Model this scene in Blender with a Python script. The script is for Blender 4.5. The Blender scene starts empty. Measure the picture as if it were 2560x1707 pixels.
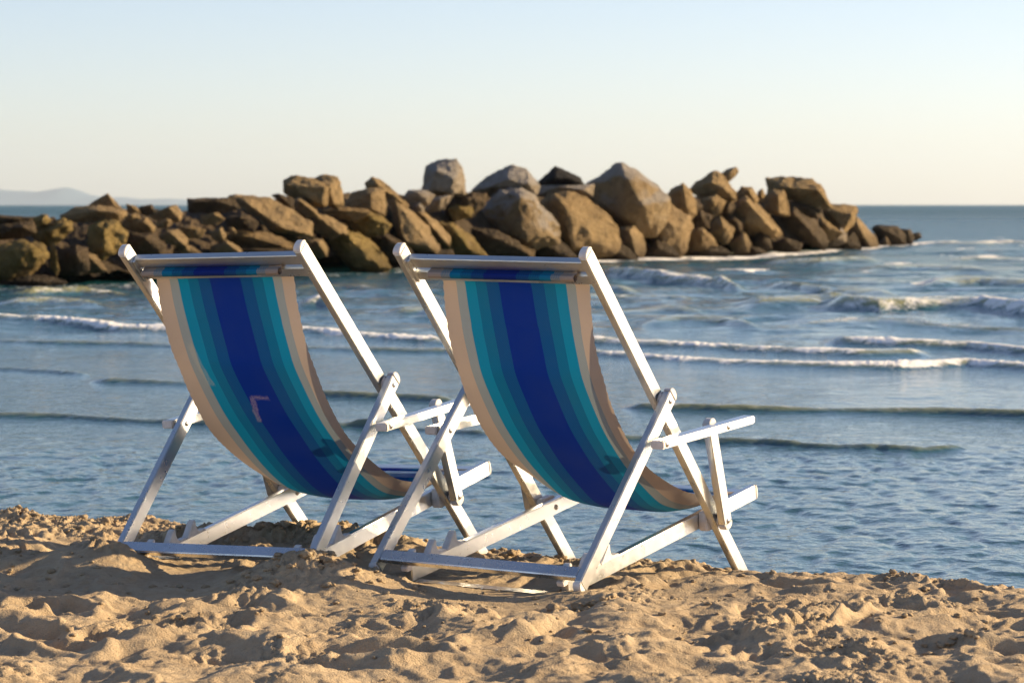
import bpy, bmesh, math, random
import numpy as np
from mathutils import Vector, Matrix, Euler

random.seed(7)
R = math.radians
scene = bpy.context.scene
COL = scene.collection

# ------------------------------------------------------------------ camera
CAM_H = 1.12                      # metres above the sea
FPX = 7083.0                      # focal length in photograph pixels (2560 wide)
PITCH = math.atan((853.5 - 512.0) / FPX)
cd = bpy.data.cameras.new("camera"); cam = bpy.data.objects.new("camera", cd)
COL.objects.link(cam); scene.camera = cam
cam.location = (0, 0, CAM_H)
cam.rotation_euler = (math.pi / 2 - PITCH, 0, 0)
cd.sensor_width = 36.0; cd.lens = FPX / 2560.0 * 36.0
cd.clip_start = 0.1; cd.clip_end = 60000
cd.dof.use_dof = True; cd.dof.focus_distance = 7.05; cd.dof.aperture_fstop = 9.5; cd.dof.aperture_blades = 7

# ------------------------------------------------------------------ sky, sun, exposure
SUN_AZ, SUN_EL = R(73), R(18)
w = bpy.data.worlds.new("World"); scene.world = w; w.use_nodes = True
nt = w.node_tree; nt.nodes.clear()
sky = nt.nodes.new("ShaderNodeTexSky"); sky.sky_type = 'NISHITA'; sky.sun_disc = False
sky.sun_elevation = SUN_EL; sky.sun_rotation = SUN_AZ
sky.air_density = 0.72; sky.dust_density = 0.5; sky.ozone_density = 1.6; sky.altitude = 0
bg = nt.nodes.new("ShaderNodeBackground"); bg.inputs["Strength"].default_value = 0.089
wo = nt.nodes.new("ShaderNodeOutputWorld")
wb = nt.nodes.new("ShaderNodeMix"); wb.data_type = 'RGBA'; wb.blend_type = 'MULTIPLY'; wb.inputs[0].default_value = 1
wb.inputs[7].default_value = (1.055, 0.950, 0.965, 1); nt.links.new(sky.outputs[0], wb.inputs[6]); nt.links.new(wb.outputs[2], bg.inputs[0]); nt.links.new(bg.outputs[0], wo.inputs[0])
sd = bpy.data.lights.new("sun", 'SUN'); sun = bpy.data.objects.new("sun", sd); COL.objects.link(sun)
sd.energy = 5.0; sd.angle = R(0.5); sd.color = (1.0, 0.78, 0.48)
S = Vector((math.sin(SUN_AZ) * math.cos(SUN_EL), math.cos(SUN_AZ) * math.cos(SUN_EL), math.sin(SUN_EL)))
sun.rotation_euler = S.to_track_quat('Z', 'Y').to_euler()
vs = scene.view_settings
vs.view_transform = 'Standard'; vs.look = 'None'; vs.gamma = 1; vs.use_curve_mapping = False
vs.exposure = 1.12
scene.cycles.max_bounces = 8; scene.cycles.caustics_reflective = False; scene.cycles.caustics_refractive = False

# ------------------------------------------------------------------ helpers
def ray(u, v):
    """direction (unit depth along +Y) through photograph pixel u, v"""
    x = (u - 1280.0) / FPX; z = -(v - 853.5) / FPX
    c, s = math.cos(PITCH), math.sin(PITCH)
    y2 = c * 1 + s * z; z2 = -s * 1 + c * z
    return Vector((x / y2, 1.0, z2 / y2))
def at(u, v, D):
    return Vector((0, 0, CAM_H)) + ray(u, v) * D

def tag(o, label=None, cat=None, group=None, kind=None):
    if label: o["label"] = label
    if cat: o["category"] = cat
    if group: o["group"] = group
    if kind: o["kind"] = kind
    return o

def link_bm(name, bm, mat, parent=None, smooth=False):
    me = bpy.data.meshes.new(name); bm.to_mesh(me); bm.free()
    o = bpy.data.objects.new(name, me); COL.objects.link(o)
    me.materials.append(mat)
    if smooth:
        me.polygons.foreach_set("use_smooth", [True] * len(me.polygons))
    if parent: o.parent = parent
    return o

def grid_mesh(name, X, Y, Z, mat, attrs=None):
    """X, Y, Z: 2D arrays (rows, cols) -> one smooth mesh object"""
    r, c = X.shape
    co = np.stack([X, Y, Z], -1).reshape(-1, 3).astype(np.float32)
    i = np.arange(r * c).reshape(r, c)
    q = np.stack([i[:-1, :-1], i[:-1, 1:], i[1:, 1:], i[1:, :-1]], -1).reshape(-1).astype(np.int32)
    n = (r - 1) * (c - 1)
    me = bpy.data.meshes.new(name)
    me.vertices.add(r * c); me.loops.add(n * 4); me.polygons.add(n)
    me.vertices.foreach_set("co", co.ravel())
    me.loops.foreach_set("vertex_index", q)
    me.polygons.foreach_set("loop_start", np.arange(n, dtype=np.int32) * 4)
    me.polygons.foreach_set("loop_total", np.full(n, 4, dtype=np.int32))
    me.polygons.foreach_set("use_smooth", np.ones(n, dtype=bool))
    me.update(); me.validate()
    for k, a in (attrs or {}).items():
        at_ = me.attributes.new(k, 'FLOAT', 'POINT'); at_.data.foreach_set("value", a.ravel().astype(np.float32))
    me.materials.append(mat)
    o = bpy.data.objects.new(name, me); COL.objects.link(o)
    return o

# numpy gradient noise
_rng = np.random.RandomState(3)
_perm = np.concatenate([_rng.permutation(256)] * 3)
_ang = _rng.rand(256) * 2 * np.pi
_g3 = _rng.normal(size=(256, 3)); _g3 /= np.linalg.norm(_g3, axis=1)[:, None]
def pn2(x, y, seed=0):
    xi = np.floor(x).astype(np.int64); yi = np.floor(y).astype(np.int64)
    xf = x - xi; yf = y - yi
    u = xf ** 3 * (xf * (xf * 6 - 15) + 10); v = yf ** 3 * (yf * (yf * 6 - 15) + 10)
    def g(a, b, dx, dy):
        h = _perm[_perm[(a + seed * 17) & 255] + (b & 255)]
        t = _ang[h]; return np.cos(t) * dx + np.sin(t) * dy
    n00 = g(xi, yi, xf, yf); n10 = g(xi + 1, yi, xf - 1, yf)
    n01 = g(xi, yi + 1, xf, yf - 1); n11 = g(xi + 1, yi + 1, xf - 1, yf - 1)
    return ((n00 * (1 - u) + n10 * u) * (1 - v) + (n01 * (1 - u) + n11 * u) * v) * 1.45
def pn3(p, seed=0):
    i = np.floor(p).astype(np.int64); f = p - i
    w_ = f ** 3 * (f * (f * 6 - 15) + 10); out = 0
    for dx in (0, 1):
        for dy in (0, 1):
            for dz in (0, 1):
                h = _perm[_perm[_perm[(i[:, 0] + dx + seed * 13) & 255] + ((i[:, 1] + dy) & 255)] + ((i[:, 2] + dz) & 255)]
                g = _g3[h]; d = f - np.array([dx, dy, dz])
                wt = (w_[:, 0] if dx else 1 - w_[:, 0]) * (w_[:, 1] if dy else 1 - w_[:, 1]) * (w_[:, 2] if dz else 1 - w_[:, 2])
                out = out + wt * (g * d).sum(1)
    return out * 1.6
def fbm2(x, y, o, seed=0, gain=0.5):
    s = 0; a = 1.0; t = 0
    for k in range(o):
        s = s + a * pn2(x * 2 ** k + 5.3 * k, y * 2 ** k - 3.1 * k, seed + k); t += a; a *= gain
    return s / t
def smooth(a, b, x):
    t = np.clip((x - a) / (b - a), 0, 1); return t * t * (3 - 2 * t)

# ------------------------------------------------------------------ material helpers
def mat(name):
    m = bpy.data.materials.new(name); m.use_nodes = True
    n = m.node_tree; n.nodes.clear()
    out = n.nodes.new("ShaderNodeOutputMaterial")
    b = n.nodes.new("ShaderNodeBsdfPrincipled"); n.links.new(b.outputs[0], out.inputs[0])
    return m, n, b, out
def node(n, t, **k):
    x = n.nodes.new(t)
    for a, b in k.items(): setattr(x, a, b)
    return x
def noise(n, vec, scale, detail=4, rough=0.55, dist=0.0):
    x = node(n, "ShaderNodeTexNoise"); x.inputs["Scale"].default_value = scale
    x.inputs["Detail"].default_value = detail; x.inputs["Roughness"].default_value = rough; x.inputs["Distortion"].default_value = dist
    n.links.new(vec, x.inputs["Vector"]); return x.outputs[0]
def ramp(n, fac, stops):
    x = node(n, "ShaderNodeValToRGB"); e = x.color_ramp.elements
    while len(e) < len(stops): e.new(0.5)
    for k, (p, c) in enumerate(stops):
        e[k].position = p; e[k].color = (c, c, c, 1) if isinstance(c, (int, float)) else (*c, 1)
    n.links.new(fac, x.inputs[0]); return x.outputs[0]
def mixc(n, fac, a, b, mode='MIX'):
    x = node(n, "ShaderNodeMix"); x.data_type = 'RGBA'; x.blend_type = mode
    for sock, val in ((x.inputs[0], fac), (x.inputs[6], a), (x.inputs[7], b)):
        if hasattr(val, "is_linked") or hasattr(val, "links"): n.links.new(val, sock)
        elif isinstance(val, (int, float)): sock.default_value = val
        else: sock.default_value = (*val, 1)
    return x.outputs[2]
def bump(n, h, strength, dist, norm=None):
    x = node(n, "ShaderNodeBump"); x.inputs["Strength"].default_value = strength; x.inputs["Distance"].default_value = dist
    n.links.new(h, x.inputs["Height"])
    if norm: n.links.new(norm, x.inputs["Normal"])
    return x.outputs[0]
def math_n(n, op, a, b=None, c=None):
    x = node(n, "ShaderNodeMath", operation=op)
    for k, v in enumerate((a, b, c)):
        if v is None: continue
        if isinstance(v, (int, float)): x.inputs[k].default_value = v
        else: n.links.new(v, x.inputs[k])
    return x.outputs[0]
def coords(n, which="Object"):
    return node(n, "ShaderNodeTexCoord").outputs[which]
def worldpos(n):
    return node(n, "ShaderNodeNewGeometry").outputs["Position"]

# ---- aluminium
def make_alu(name, base, rough, dirt, cover=0.0):
    m, n, b, _ = mat(name); v = coords(n)
    b.inputs["Metallic"].default_value = 1.0
    s = noise(n, v, 30, 5, 0.6); st = noise(n, v, 9, 3)
    c = mixc(n, ramp(n, st, [(0.35, 0.0), (0.75, 1.0)]), base, tuple(x * 0.86 for x in base))
    spots = ramp(n, noise(n, v, 160, 2, 0.5), [(0.66, 0.0), (0.70, 1.0)])
    patch = ramp(n, noise(n, v, 14, 3), [(0.55, 0.0), (0.70, 1.0)])
    df = math_n(n, 'MULTIPLY', spots, patch); df = math_n(n, 'MULTIPLY', df, dirt)
    if cover: df = math_n(n, 'MAXIMUM', df, ramp(n, noise(n, v, 45, 5, 0.65), [(0.56 - cover * .3, 1.0), (0.64 - cover * .3, 0.0)]))
    c = mixc(n, df, c, (0.34, 0.26, 0.16) if cover else (0.10, 0.075, 0.045)); n.links.new(c, b.inputs["Base Color"])
    n.links.new(math_n(n, 'SUBTRACT', 1.0, df), b.inputs["Metallic"])
    n.links.new(ramp(n, s, [(0.3, rough - 0.04), (0.7, rough + 0.06)]), b.inputs["Roughness"])
    n.links.new(bump(n, s, 0.04, 0.002), b.inputs["Normal"])
    return m
M_ALU = make_alu("brushed_aluminium", (0.82, 0.82, 0.79), 0.30, 0.2)
M_ALU_BAR = make_alu("sandy_aluminium", (0.80, 0.80, 0.79), 0.26, 0.8)
M_BURIED = make_alu("sand_caked_aluminium", (0.80, 0.80, 0.79), 0.30, 1.0, 0.01)
def make_plastic():
    m, n, b, _ = mat("cream_plastic"); v = coords(n)
    c = mixc(n, ramp(n, noise(n, v, 60, 4), [(0.4, 0.0), (0.8, 1.0)]), (0.74, 0.70, 0.66), (0.62, 0.57, 0.51))
    n.links.new(c, b.inputs["Base Color"]); b.inputs["Roughness"].default_value = 0.42
    n.links.new(bump(n, noise(n, v, 180, 3), 0.1, 0.001), b.inputs["Normal"])
    return m
M_PLASTIC = make_plastic()
m_, n_, b_, _ = mat("steel_rivet"); b_.inputs["Metallic"].default_value = 1; b_.inputs["Base Color"].default_value = (0.75, 0.72, 0.68, 1); b_.inputs["Roughness"].default_value = 0.3
M_RIVET = m_

# ---- striped canvas (UV: u across 0..1, v along in metres)
def add_sunpatch_and_scuff(n, c, U, V, v):  # L of sunlight through the cloth painted into the colour, plus a scuff
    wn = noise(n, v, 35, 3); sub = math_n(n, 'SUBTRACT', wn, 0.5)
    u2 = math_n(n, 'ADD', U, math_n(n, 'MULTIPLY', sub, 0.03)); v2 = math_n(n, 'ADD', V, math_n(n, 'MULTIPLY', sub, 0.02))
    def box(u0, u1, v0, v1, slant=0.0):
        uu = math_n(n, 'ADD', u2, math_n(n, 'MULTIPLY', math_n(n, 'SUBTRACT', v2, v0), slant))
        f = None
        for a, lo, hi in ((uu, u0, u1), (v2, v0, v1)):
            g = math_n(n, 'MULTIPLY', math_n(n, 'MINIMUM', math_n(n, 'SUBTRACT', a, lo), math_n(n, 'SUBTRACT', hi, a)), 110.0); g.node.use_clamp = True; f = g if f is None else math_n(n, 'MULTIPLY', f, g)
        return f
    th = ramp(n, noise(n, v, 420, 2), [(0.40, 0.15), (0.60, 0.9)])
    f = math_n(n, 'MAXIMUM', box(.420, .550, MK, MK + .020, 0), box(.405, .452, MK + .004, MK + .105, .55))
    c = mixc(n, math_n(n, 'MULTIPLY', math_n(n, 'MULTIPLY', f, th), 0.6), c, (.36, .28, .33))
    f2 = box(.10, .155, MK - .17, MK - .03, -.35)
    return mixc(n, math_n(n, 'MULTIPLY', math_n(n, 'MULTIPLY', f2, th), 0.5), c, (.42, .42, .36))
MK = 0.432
def make_canvas(sunpatch_and_scuff=False):
    m, n, b, out = mat("striped_canvas")
    uv = node(n, "ShaderNodeUVMap").outputs[0]
    sp = node(n, "ShaderNodeSeparateXYZ"); n.links.new(uv, sp.inputs[0]); U, V = sp.outputs[0], sp.outputs[1]
    tan, grey, cyan, teal, blue, navy = (0.47, 0.39, 0.33), (0.19, 0.29, 0.36), (0.004, 0.22, 0.42), (0.003, 0.11, 0.28), (0.003, 0.055, 0.24), (0.001, 0.024, 0.25)
    seq = [(0.0, tan), (.092, grey), (.155, cyan), (.228, teal), (.303, blue), (.388, navy), (.612, blue), (.697, teal), (.772, cyan), (.845, grey), (.908, tan)]
    def stripe(cols):
        x = node(n, "ShaderNodeValToRGB"); x.color_ramp.interpolation = 'CONSTANT'; e = x.color_ramp.elements
        while len(e) < len(cols): e.new(0.5)
        for k, (p, c) in enumerate(cols): e[k].position = p; e[k].color = (*c, 1)
        n.links.new(U, x.inputs[0]); return x.outputs[0]
    base = stripe(seq)
    # diagonal twill threads inside the mixed bands
    alt = {grey: ((.36, .36, .35), 0.9), teal: ((.006, .17, .33), .8), blue: ((.006, .10, .29), .8)}
    thr = stripe([(p, alt[c][0] if c in alt else c) for p, c in seq])
    d = math_n(n, 'ADD', math_n(n, 'MULTIPLY', U, 0.43 * 1250), math_n(n, 'MULTIPLY', V, 1250.0))
    w1 = ramp(n, math_n(n, 'ADD', math_n(n, 'MULTIPLY', math_n(n, 'SINE', d), 0.5), 0.5), [(0.45, 0.0), (0.75, 1.0)])
    c = mixc(n, w1, base, thr)
    rib = math_n(n, 'ADD', math_n(n, 'MULTIPLY', math_n(n, 'SINE', math_n(n, 'MULTIPLY', V, 2600.0)), 0.5), 0.5)
    v = coords(n)
    c = mixc(n, math_n(n, 'MULTIPLY', rib, 0.16), c, (0.0, 0.0, 0.0), 'MIX')
    c = mixc(n, ramp(n, noise(n, v, 9, 4), [(0.35, 0.0), (0.8, 0.10)]), c, (0.07, 0.09, 0.12))
    if sunpatch_and_scuff: c = add_sunpatch_and_scuff(n, c, U, V, v)
    n.links.new(c, b.inputs["Base Color"]); b.inputs["Roughness"].default_value = 0.85
    b.inputs["Specular IOR Level"].default_value = 0.25
    nb = bump(n, math_n(n, 'ADD', rib, noise(n, v, 260, 2)), 0.25, 0.0006); n.links.new(nb, b.inputs["Normal"])
    tr = node(n, "ShaderNodeBsdfTranslucent")
    tc = mixc(n, 1.0, c, (1.0, 0.93, 0.88), 'MULTIPLY'); n.links.new(tc, tr.inputs[0])
    ms = node(n, "ShaderNodeMixShader"); ms.inputs[0].default_value = 0.17
    n.links.new(b.outputs[0], ms.inputs[1]); n.links.new(tr.outputs[0], ms.inputs[2]); n.links.new(ms.outputs[0], out.inputs[0])
    return m
M_CANVAS = make_canvas()
M_CANVAS_SUNPATCH = make_canvas(True)

# ---- sand
def make_sand(name, tint=1.0):
    m, n, b, _ = mat(name); v = worldpos(n)
    big = noise(n, v, 3.0, 4); mid = noise(n, v, 28, 5, 0.65); fine = noise(n, v, 700, 2, 0.6); grit = noise(n, v, 230, 3, 0.6)
    c = mixc(n, ramp(n, big, [(0.35, 0.0), (0.7, 1.0)]), (0.54 * tint, 0.41 * tint, 0.255 * tint), (0.45 * tint, 0.335 * tint, 0.205 * tint))
    c = mixc(n, ramp(n, mid, [(0.4, 0.0), (0.75, 0.7)]), c, (0.38 * tint, 0.255 * tint, 0.14 * tint))
    c = mixc(n, ramp(n, fine, [(0.55, 0.0), (0.75, 0.55)]), c, (0.16, 0.11, 0.07))
    c = mixc(n, ramp(n, fine, [(0.25, 0.5), (0.42, 0.0)]), c, (0.62, 0.50, 0.36))
    # damp close to the water
    z = node(n, "ShaderNodeSeparateXYZ"); n.links.new(v, z.inputs[0])
    damp = ramp(n, math_n(n, 'ADD', z.outputs[2], math_n(n, 'MULTIPLY', mid, 0.02)), [(0.030, 1.0), (0.080, 0.0)])
    c = mixc(n, damp, c, (0.15, 0.10, 0.055)); n.links.new(c, b.inputs["Base Color"])
    n.links.new(ramp(n, damp, [(0.0, 0.9), (1.0, 0.42)]), b.inputs["Roughness"])
    b.inputs["Specular IOR Level"].default_value = 0.3
    nb = bump(n, fine, 0.8, 0.002); nb = bump(n, grit, 0.75, 0.006, nb); nb = bump(n, mid, 0.5, 0.014, nb)
    n.links.new(nb, b.inputs["Normal"])
    return m
M_SAND = make_sand("beach_sand")

# ---- sea
def make_sea():
    m, n, b, out = mat("sea_water"); v = worldpos(n)
    at_ = node(n, "ShaderNodeAttribute"); at_.attribute_name = "foam"
    fo = at_.outputs["Fac"]
    sep = node(n, "ShaderNodeSeparateXYZ"); n.links.new(v, sep.inputs[0]); Yv = sep.outputs[1]
    cmap = node(n, "ShaderNodeMapping"); n.links.new(v, cmap.inputs[0]); cmap.inputs["Scale"].default_value = (1, 0.55, 1)
    f1 = noise(n, cmap.outputs[0], 7, 5, 0.7, 0.4)
    fm = math_n(n, 'ADD', fo, math_n(n, 'MULTIPLY', math_n(n, 'SUBTRACT', f1, 0.5), 1.6))
    fmask = ramp(n, fm, [(0.20, 0.0), (0.52, 1.0)])
    fmask = math_n(n, 'MULTIPLY', fmask, ramp(n, fo, [(0.02, 0.0), (0.15, 1.0)]))
    shallow = ramp(n, math_n(n, 'MULTIPLY', Yv, 0.01), [(0.09, 1.0), (0.22, 0.45), (0.60, 0.0)])
    c = mixc(n, shallow, (0.004, 0.072, 0.088), (0.026, 0.082, 0.092))
    am = node(n, "ShaderNodeAttribute"); am.attribute_name = "murk_backlit"
    c = mixc(n, am.outputs["Fac"], c, (0.34, 0.31, 0.095))  # olive of murky water, with sunlight through the wave faces painted in
    c = mixc(n, fmask, c, (0.88, 0.85, 0.80)); n.links.new(c, b.inputs["Base Color"])
    rf = ramp(n, math_n(n, 'MULTIPLY', Yv, 0.001), [(0.03, 0.07), (0.10, 0.22), (0.40, 0.36)])
    n.links.new(math_n(n, 'MAXIMUM', rf, math_n(n, 'MULTIPLY', fmask, 0.8)), b.inputs["Roughness"])
    b.inputs["IOR"].default_value = 1.333; b.inputs["Specular IOR Level"].default_value = 0.5
    far = ramp(n, math_n(n, 'MULTIPLY', Yv, 0.001), [(0.018, 0.0), (0.06, 0.8), (0.3, 1.0)])
    m2 = node(n, "ShaderNodeMapping"); n.links.new(v, m2.inputs[0]); m2.inputs["Scale"].default_value = (0.8, 0.8, 1)
    h1 = noise(n, m2.outputs[0], 1.1, 6, 0.62); h0 = noise(n, m2.outputs[0], 9, 4, 0.6)
    nb = bump(n, h0, 0.5, 0.03)
    x = node(n, "ShaderNodeBump"); x.inputs["Distance"].default_value = 1.6; n.links.new(h1, x.inputs["Height"]); n.links.new(far, x.inputs["Strength"]); n.links.new(nb, x.inputs["Normal"])
    n.links.new(x.outputs[0], b.inputs["Normal"])
    return m
M_SEA = make_sea()

# ---- rocks
def make_rock(name, a, b2, dark, pale=0.0, moss=0.0, wet=0.7):
    m, n, b, _ = mat(name); v = worldpos(n)
    sep = node(n, "ShaderNodeSeparateXYZ"); n.links.new(v, sep.inputs[0]); Z = sep.outputs[2]
    n1 = noise(n, v, 1.1, 6, 0.6); n2 = noise(n, v, 5.5, 6, 0.7); n3 = noise(n, v, 22, 4, 0.7)
    c = mixc(n, ramp(n, n1, [(0.35, 0.0), (0.65, 1.0)]), a, b2)
    c = mixc(n, ramp(n, n2, [(0.52, 0.0), (0.75, 0.7)]), c, dark)
    if moss: c = mixc(n, ramp(n, noise(n, v, 2.3, 5, 0.7), [(0.42, 0.0), (0.62, moss)]), c, (0.34, 0.24, 0.05))
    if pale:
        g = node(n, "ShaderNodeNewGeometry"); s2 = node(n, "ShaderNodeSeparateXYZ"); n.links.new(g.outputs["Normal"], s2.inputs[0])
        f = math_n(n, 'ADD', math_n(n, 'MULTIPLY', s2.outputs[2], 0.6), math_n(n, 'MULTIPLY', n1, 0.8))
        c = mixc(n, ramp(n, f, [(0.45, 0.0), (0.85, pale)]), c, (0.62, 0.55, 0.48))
    zz = math_n(n, 'ADD', Z, math_n(n, 'MULTIPLY', math_n(n, 'SUBTRACT', n1, 0.5), 0.5))
    c = mixc(n, math_n(n, 'MULTIPLY', ramp(n, zz, [(0.12, 1.0), (0.55, 0.0)]), wet), c, (0.045, 0.032, 0.018))
    n.links.new(c, b.inputs["Base Color"]); b.inputs["Roughness"].default_value = 0.85; b.inputs["Specular IOR Level"].default_value = 0.3
    nb = bump(n, n3, 0.7, 0.06); nb = bump(n, n2, 0.9, 0.22, nb); n.links.new(nb, b.inputs["Normal"])
    return m
RM = {
 't': make_rock("tan_limestone", (0.70, 0.48, 0.23), (0.55, 0.37, 0.18), (0.22, 0.15, 0.075)),
 'b': make_rock("brown_boulder", (0.50, 0.325, 0.14), (0.66, 0.45, 0.21), (0.15, 0.095, 0.046)),
 'p': make_rock("pale_boulder", (0.60, 0.46, 0.30), (0.66, 0.53, 0.38), (0.28, 0.20, 0.13), pale=0.9),
 'w': make_rock("whitened_brown_boulder", (0.42, 0.275, 0.125), (0.64, 0.45, 0.23), (0.13, 0.085, 0.045), pale=0.85),
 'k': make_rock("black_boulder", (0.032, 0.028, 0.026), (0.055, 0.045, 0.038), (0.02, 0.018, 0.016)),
 'd': make_rock("dark_wet_and_shaded_boulder", (0.24, 0.16, 0.080), (0.14, 0.095, 0.05), (0.05, 0.036, 0.022)),  # wet rock colour; also puts shade into stones lying in shadow
 'y': make_rock("ochre_mossy_rock", (0.70, 0.48, 0.16), (0.50, 0.34, 0.12), (0.14, 0.095, 0.04), moss=0.6, wet=0.5),
}

# ------------------------------------------------------------------ setting: sand
XS = lambda X: 0.35 * (1.46 - X) + 0.25 * smooth(0.2, -1.3, X)
def shore_profile(X, Y):
    Yp = Y - XS(X)
    return np.interp(Yp, [-6, 4.0, 6.6, 6.9, 7.2, 7.6, 8.07, 8.6, 10.5, 16], [0.34, 0.20, .185, .17, .13, .075, 0.0, -.07, -.34, -.8])
CTRL = [  # X, Y, wanted sand height
 (.158, 6.71, .198), (-.345, 7.03, .190), (-.10, 6.92, .176), (.04, 6.88, .174), (-.19, 7.02, .178), (.03, 6.80, .182), (.10, 6.76, .186), (-.10, 6.70, .176), (.05, 6.60, .180),
 (.63, 7.54, .108), (.72, 7.62, .085), (.17, 7.83, .128), (.35, 7.2, .150), (.0, 7.45, .150), (.36, 6.75, .175),
 (-.506, 6.94, .262), (-.48, 6.83, .262), (-.40, 6.86, .240), (-.60, 6.88, .240), (-.74, 6.93, .190), (-1.00, 7.17, .240), (-1.09, 7.24, .246), (-.92, 7.16, .200), (-.80, 7.05, .185), (-.85, 7.2, .188),
 (-.30, 6.80, .205), (-.42, 7.2, .188),
 (-.08, 7.84, .150), (-.55, 7.9, .215), (-.42, 7.85, .205), (-.72, 7.85, .205), (-.88, 7.8, .195), (-.62, 7.6, .180), (-.28, 7.9, .165),
 (-1.35, 7.25, .200), (-1.20, 7.6, .175), (-1.25, 8.0, .200), (-1.45, 8.25, .215), (-1.10, 8.35, .185), (-1.6, 7.4, .215),
 (0.95, 7.75, .050), (1.3, 7.6, .025), (1.4, 7.3, .070), (1.15, 7.3, .085), (1.0, 7.5, .065), (1.5, 7.1, .10), (.8, 7.75, .048), (1.45, 7.85, .005), (1.15, 7.95, .012), (1.5, 7.5, .045), (0.9, 8.1, .005), (0.5, 7.75, .115)]
def sand_height(X, Y):
    z = shore_profile(X, Y)
    P = np.array(CTRL); sg = 0.115
    zb = shore_profile(P[:, 0], P[:, 1]); d = P[:, 2] - zb
    K = np.exp(-((P[:, None, 0] - P[None, :, 0]) ** 2 + (P[:, None, 1] - P[None, :, 1]) ** 2) / (2 * sg * sg)) + np.eye(len(P)) * 0.08
    wt = np.linalg.solve(K, d)
    for k in range(len(P)):
        z = z + wt[k] * np.exp(-((X - P[k, 0]) ** 2 + (Y - P[k, 1]) ** 2) / (2 * sg * sg))
    wx = X + 0.07 * fbm2(X * 4, Y * 4, 3, 11); wy = Y + 0.07 * fbm2(X * 4 + 9, Y * 4, 3, 14)
    n1 = fbm2(wx / .34, wy / .30, 2, 1)
    n2 = pn2(wx / .15, wy / .17, 5)
    rid = 1 - np.abs(pn2(wx / .24 + 3, wy / .20, 8)) * 2
    n3 = fbm2(wx / .055, wy / .055, 3, 21)
    steps = np.zeros_like(X); fr = np.random.RandomState(12)
    for _ in range(95):                          # trodden hollows with pushed-up rims
        fx, fy, fa, fl, fw_, fd = fr.uniform(-1.7, 1.7), fr.uniform(5.5, 7.9), fr.uniform(0, 3.14), fr.uniform(.09, .14), fr.uniform(.045, .065), fr.uniform(.010, .024)
        sel = (np.abs(gy - fy) < .4); cs_ = (np.abs(gx - fx) < .4); ii = np.ix_(sel, cs_)
        if X.shape != (len(gy), len(gx)): break
        dx, dy = wx[ii] - fx, wy[ii] - fy; a_ = (dx * math.cos(fa) + dy * math.sin(fa)) / fl; b_ = (-dx * math.sin(fa) + dy * math.cos(fa)) / fw_
        rr = np.sqrt(a_ * a_ + b_ * b_)
        steps[ii] += fd * (-np.exp(-rr ** 4) + .55 * np.exp(-((rr - 1.35) / .33) ** 2))
    n5 = (1 - np.abs(pn2(wx / .036, wy / .036 + 5, 26)) * 2) * smooth(-.3, .3, pn2(X / .22, Y / .22, 27))
    n4 = (1 - np.abs(pn2(wx / .085 + 2, wy / .085, 24)) * 2) * smooth(-.2, .3, pn2(X / .35, Y / .35, 25))
    keep = np.ones_like(X)                      # calmer sand right where the chairs stand
    for k in range(len(P)):
        if k < 28: keep = keep * (1 - 0.72 * np.exp(-((X - P[k, 0]) ** 2 + (Y - P[k, 1]) ** 2) / (2 * .09 ** 2)))
    front = smooth(6.95, 6.2, Y)
    wet = smooth(-0.02, 0.06, z)
    heap = np.zeros_like(X)
    for hx, hy, hr in ((-.49, 6.84, .12), (-1.03, 7.20, .12), (-.62, 7.87, .14), (-.83, 7.85, .13), (-1.3, 8.15, .25), (-.3, 7.0, .10), (.05, 7.85, .12), (.36, 7.75, .12), (.62, 7.66, .10)):
        heap = np.maximum(heap, np.exp(-((X - hx) ** 2 + (Y - hy) ** 2) / (2 * (hr * .7) ** 2)))
    keep = np.maximum(keep, .75 * heap)
    rough = smooth(-0.05, 0.45, fbm2(X / .42 + 4, Y / .42, 3, 31) + 0.35 * smooth(7.2, 7.9, Y) * smooth(0.3, .8, wet) + .45 * heap)
    dry = smooth(-.01, .14, z)
    z = z + keep * wet * (.25 + .75 * dry) * ((0.028 * n1 + 0.013 * n2 + 0.013 * rid) * (0.60 + 0.55 * front) + 0.009 * n3 + 0.009 * n4 + 0.003 * n5 + steps)
    # crumbly clods
    b1 = np.abs(pn2(wx / .033, wy / .033, 41)); b2 = np.abs(pn2(wx / .017 + 7, wy / .017, 43))
    z = z + wet * rough * (1 + .5 * heap) * (0.024 * (0.5 - b1) + 0.010 * (0.5 - b2)) * (0.35 + 0.65 * keep)
    z = z + wet * 0.0012 * pn2(X / .011, Y / .011, 51)
    return z
def axis(lo, hi, step, outs):
    a = list(np.arange(lo, hi, step)); s = step
    r = [a[-1]]; 
    while r[-1] < outs[1]: s *= 1.12; r.append(r[-1] + s)
    s = step; l = [a[0]]
    while l[-1] > outs[0]: s *= 1.12; l.append(l[-1] - s)
    return np.array(l[::-1][:-1] + a + r[1:])
gx = axis(-1.85, 1.85, 0.0052, (-60, 60)); gy = axis(5.35, 9.3, 0.0055, (-25, 16))
GX, GY = np.meshgrid(gx, gy)
GZ = sand_height(GX, GY)
sand = grid_mesh("beach_sand_ground", GX, GY, GZ, M_SAND)
sand.name = "sand"; tag(sand, kind="structure")
def sand_z(x, y):
    j = int(np.clip(np.searchsorted(gx, x), 1, len(gx) - 1)); i = int(np.clip(np.searchsorted(gy, y), 1, len(gy) - 1))
    return float(GZ[i, j])

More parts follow.
